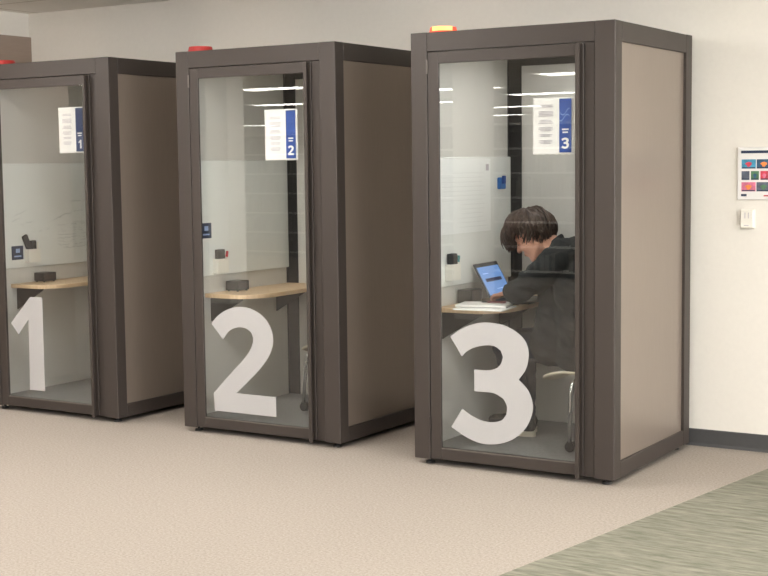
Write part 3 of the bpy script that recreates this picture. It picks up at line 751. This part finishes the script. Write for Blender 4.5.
for s in (-1, 1):
    capsule(sk, hp(0.06, s*0.012, -0.095), hp(-0.005, s*0.052, -0.055), 0.022, 0.02)
    capsule(sk, hp(-0.005, s*0.055, -0.05), hp(-0.008, s*0.062, 0.0), 0.018, 0.02)
    sph(sk, hp(0.062, s*0.036, -0.022), 0.027)
    capsule(sk, hp(0.086, s*0.012, 0.034), hp(0.072, s*0.042, 0.033), 0.012, 0.011)
    ell((-0.012, s*0.080, -0.006), (0.019, 0.008, 0.031)); ell((-0.004, s*0.080, -0.028), (0.010, 0.007, 0.012))
    sph(sk, hp(0.108, s*0.011, -0.024), 0.0085)
capsule(sk, hp(0.088, 0, 0.02), hp(0.115, 0, -0.020), 0.009, 0.012)
capsule(sk, hp(0.088, -0.016, -0.052), hp(0.088, 0.016, -0.052), 0.008, 0.008); capsule(sk, hp(0.087, -0.013, -0.064), hp(0.087, 0.013, -0.064), 0.008, 0.008)
capsule(sk, hp(-0.03, 0, -0.06), J(0.635, 0.47, 1.09), 0.054, 0.06)
# torso, arms, legs (inside the clothes) and hands
chain(sk, [(J(0.66, 0.47, 1.07), 0.08), (J(0.73, 0.47, 0.98), 0.10), (J(0.79, 0.47, 0.78), 0.10), (J(0.83, 0.47, 0.58), 0.095)])
for s, sh, el, wr in ((-1, (0.67, 0.305, 1.04), (0.455, 0.265, 0.882), (0.345, 0.43, 0.868)), (1, (0.67, 0.635, 1.04), (0.50, 0.74, 0.88), (0.372, 0.635, 0.884))):
    chain(sk, [(J(0.66, 0.47, 1.07), 0.07), (J(*sh), 0.05), (J(*el), 0.036), (J(*wr), 0.026)])
    w0 = J(*wr); d = (w0-J(*el)).normalized(); d.z = -0.15; d = (d*0.3+Vector((-1, 0, -0.25))*0.7).normalized()
    side = d.cross(Vector((0, 0, 1))).normalized(); palm = w0+d*0.075
    chain(sk, [(w0, 0.024), (w0+d*0.03, 0.023)])
    for k, (off, ln) in enumerate(((-0.027, 0.062), (-0.009, 0.075), (0.009, 0.071), (0.026, 0.056))):
        b0 = palm+side*off
        capsule(sk, w0+d*0.025+side*off*0.7, b0, 0.0145, 0.0105)
        dd = (d+Vector((0, 0, 0.12))).normalized(); p1 = b0+dd*ln*0.42
        dd = (d+Vector((0, 0, -0.45))).normalized(); p2 = p1+dd*ln*0.33
        dd = (d+Vector((0, 0, -1.1))).normalized(); p3 = p2+dd*ln*0.25
        chain(sk, [(b0, 0.0095), (p1, 0.0088), (p2, 0.008), (p3, 0.0072)])
    ts = -s if side.y > 0 else s            # thumb on the inner side
    inner = side*(1 if (side.y*(-s)) > 0 else -1)
    t0 = w0+d*0.022+inner*0.018; t1 = t0+(d*0.6+inner*0.7+Vector((0, 0, -0.2))).normalized()*0.042; t2 = t1+(d*0.95+inner*0.1+Vector((0, 0, -0.25))).normalized()*0.032
    chain(sk, [(t0, 0.0125), (t1, 0.0105), (t2, 0.0085)])
LEG = [((0.80, 0.385, 0.572), (0.325, 0.39, 0.595), (0.365, 0.545, 0.185)), ((0.80, 0.575, 0.572), (0.33, 0.61, 0.595), (0.315, 0.665, 0.185))]
for h, k, a in LEG: chain(sk, [(J(0.83, 0.47, 0.58), 0.07), (J(*h), 0.075), (J(*k), 0.05), (J(*a), 0.038), (J(a[0], a[1], 0.15), 0.036), (J(a[0]-0.1, a[1]+0.02, 0.135), 0.03)])
body = fuse('body', sk, M_skin, per, 0.0052, 3)
# face details
for s in (-1, 1):
    bm = bmesh.new(); sph(bm, hp(0.0775, s*0.030, 0.010), 0.0115); obj('eyelid', bm, M_skin, body, smooth=True)
    bm = bmesh.new(); tube(bm, [hp(0.0865, s*0.021, 0.004), hp(0.0885, s*0.031, 0.002), hp(0.083, s*0.040, 0.004)], [0.0008, 0.0022, 0.0012], 6); obj('eyelashes', bm, M_hair, body)
    bm = bmesh.new(); tube(bm, [hp(0.099, s*0.014, 0.036), hp(0.095, s*0.032, 0.042), hp(0.080, s*0.050, 0.038)], [0.003, 0.0042, 0.002], 6); obj('eyebrow', bm, M_hair, body)
bm = bmesh.new(); tube(bm, [hp(0.0925, -0.02, -0.058), hp(0.0975, 0, -0.0575), hp(0.0925, 0.02, -0.058)], [0.002, 0.0045, 0.002], 6); obj('lips', bm, mat('lip_skin', srgb(176, 98, 88), 0.5, nscale=30, namt=0.04), body)
# hair: a scalp layer and several hundred locks falling from the crown
hb = bmesh.new(); rnd = random.Random(4)
crown = (-0.02, 0, 0.03); RR = (0.116, 0.096, 0.112)
def hairpt(phi, tt, off=0.0):
    x = math.sin(tt)*math.cos(phi); y = math.sin(tt)*math.sin(phi); z = math.cos(tt)
    # tilt the pole back to the crown
    a = math.radians(-22); x, z = x*math.cos(a)+z*math.sin(a), -x*math.sin(a)+z*math.cos(a)
    return hp((RR[0]+off)*x, (RR[1]+off)*y, 0.032+(RR[2]+off)*z)
def lim(phi):
    c_ = math.cos(phi)
    return math.radians(100+ (12*c_ if c_ > 0 else -20*c_) - 14*max(0, 1-abs(c_-0.15)/0.45))
g = []; NP, NT = 48, 14
for i in range(NP):
    phi = 2*math.pi*i/NP
    g.append([hb.verts.new(hairpt(phi, lim(phi)*0.9*(j+0.02)/NT, -0.007)) for j in range(NT+1)])
for i in range(NP):
    for j in range(NT): hb.faces.new([g[i][j], g[i][j+1], g[(i+1) % NP][j+1], g[(i+1) % NP][j]])
for k in range(560):
    phi = rnd.uniform(0, 2*math.pi); t0 = rnd.uniform(0.0, 0.55); t1 = lim(phi)*rnd.uniform(0.82, 1.12)
    off = rnd.uniform(-0.002, 0.02)+(0.012 if k % 9 == 0 else 0); sw = rnd.uniform(-0.6, 0.6); pts = []
    for q in range(9):
        s = q/8; tt = t0*1.2+(t1-t0*1.2)*s
        o_ = off*math.sin(min(1, s*1.6)*math.pi*0.5)+0.006*math.sin(s*7+k)
        p = hairpt(phi+sw*s*s, tt, o_)
        fr = max(0, math.cos(phi))
        p = p + Vector((-0.020*fr*s*s, 0, -0.010*fr*s**3)) + Vector((0, 0, -0.004*s))
        pts.append(p)
    tube(hb, pts, [0.003, 0.006, 0.0075, 0.008, 0.008, 0.0075, 0.006, 0.0045, 0.0015], 5)
obj('hair', hb, M_hair, per, smooth=True, label='thick dark brown mop of hair')
# jacket
jb = bmesh.new()
for s in (-1, 1):
    chain(jb, [(J(0.665, 0.47+s*0.06, 1.065), 0.095), (J(0.735, 0.47+s*0.075, 0.97), 0.125), (J(0.765, 0.47+s*0.075, 0.80), 0.135), (J(0.765, 0.47+s*0.085, 0.64), 0.135), (J(0.735, 0.47+s*0.09, 0.585), 0.115)])
chain(jb, [(J(0.76, 0.47, 1.05), 0.105), (J(0.835, 0.47, 0.93), 0.12), (J(0.865, 0.47, 0.75), 0.12), (J(0.86, 0.47, 0.6), 0.12)])
chain(jb, [(J(0.60, 0.36, 0.90), 0.045), (J(0.60, 0.35, 0.66), 0.085), (J(0.60, 0.34, 0.60), 0.085)])
for sh, el, wr in (((0.665, 0.315, 1.045), (0.462, 0.268, 0.886), (0.362, 0.415, 0.872)), ((0.665, 0.625, 1.045), (0.505, 0.735, 0.886), (0.395, 0.65, 0.886))):
    chain(jb, [(J(0.70, 0.47, 1.06), 0.10), (J(*sh), 0.082), (J(*[(a*0.45+b_*0.55) for a, b_ in zip(sh, el)]), 0.068), (J(*el), 0.058), (J(*wr), 0.043)])
# collar
n0 = J(0.590, 0.468, 1.105); ax = (hp(-0.03, 0, -0.06)-J(0.635, 0.47, 1.09)).normalized()
e1 = ax.cross(Vector((0, 1, 0))).normalized(); e2 = ax.cross(e1)
ring = [n0+0.062*(math.cos(a)*e1+math.sin(a)*e2) for a in [k*2*math.pi/16 for k in range(16)]]
for k in range(16): capsule(jb, ring[k], ring[(k+1) % 16], 0.02, 0.02, 10)
fuse('jacket', jb, M_jacket, per, 0.008, 4, wrinkle=0.02, wsc=10)
tb = bmesh.new()
for h, k, a in LEG:
    chain(tb, [(J(0.82, 0.47, 0.57), 0.09), (J(*h), 0.088), (J(*[(x*0.5+y*0.5) for x, y in zip(h, k)]), 0.08), (J(*k), 0.067), (J(*[(x*0.5+y*0.5) for x, y in zip(k, a)]), 0.06), (J(*a), 0.052)])
fuse('jeans', tb, M_jeans, per, 0.008, 4, wrinkle=0.005, wsc=16)
for (h, k, a), dv in zip(LEG, (0.03, 0.02)):
    def F(x, y, z): return J(a[0]+0.06-x, a[1]+dv*x/0.3-0.005+y, z)
    sb = bmesh.new()
    chain(sb, [(F(0.035, 0, 0.145), 0.042), (F(0.10, 0, 0.145), 0.045), (F(0.2, 0, 0.130), 0.038), (F(0.262, 0, 0.124), 0.034)])
    chain(sb, [(F(0.055, 0, 0.145), 0.044), (F(0.055, 0, 0.175), 0.048)])
    sh = fuse('shoe', sb, M_shoe, per, 0.006, 3)
    bm = bmesh.new(); out = []
    for q in range(28):
        an = 2*math.pi*q/28; cx2 = 0.15; out.append((cx2-0.155*math.cos(an), (0.046 if math.cos(an) < 0.2 else 0.04)*math.copysign(abs(math.sin(an))**0.6, math.sin(an))))
    lo = [bm.verts.new(F(x, y, 0.0855)) for x, y in out]; hi = [bm.verts.new(F(x, y, 0.114)) for x, y in out]
    bm.faces.new(lo); bm.faces.new(hi[::-1])
    for q in range(28): bm.faces.new([lo[q], hi[q], hi[(q+1) % 28], lo[(q+1) % 28]])
    obj('sole', bm, M_sole, sh)
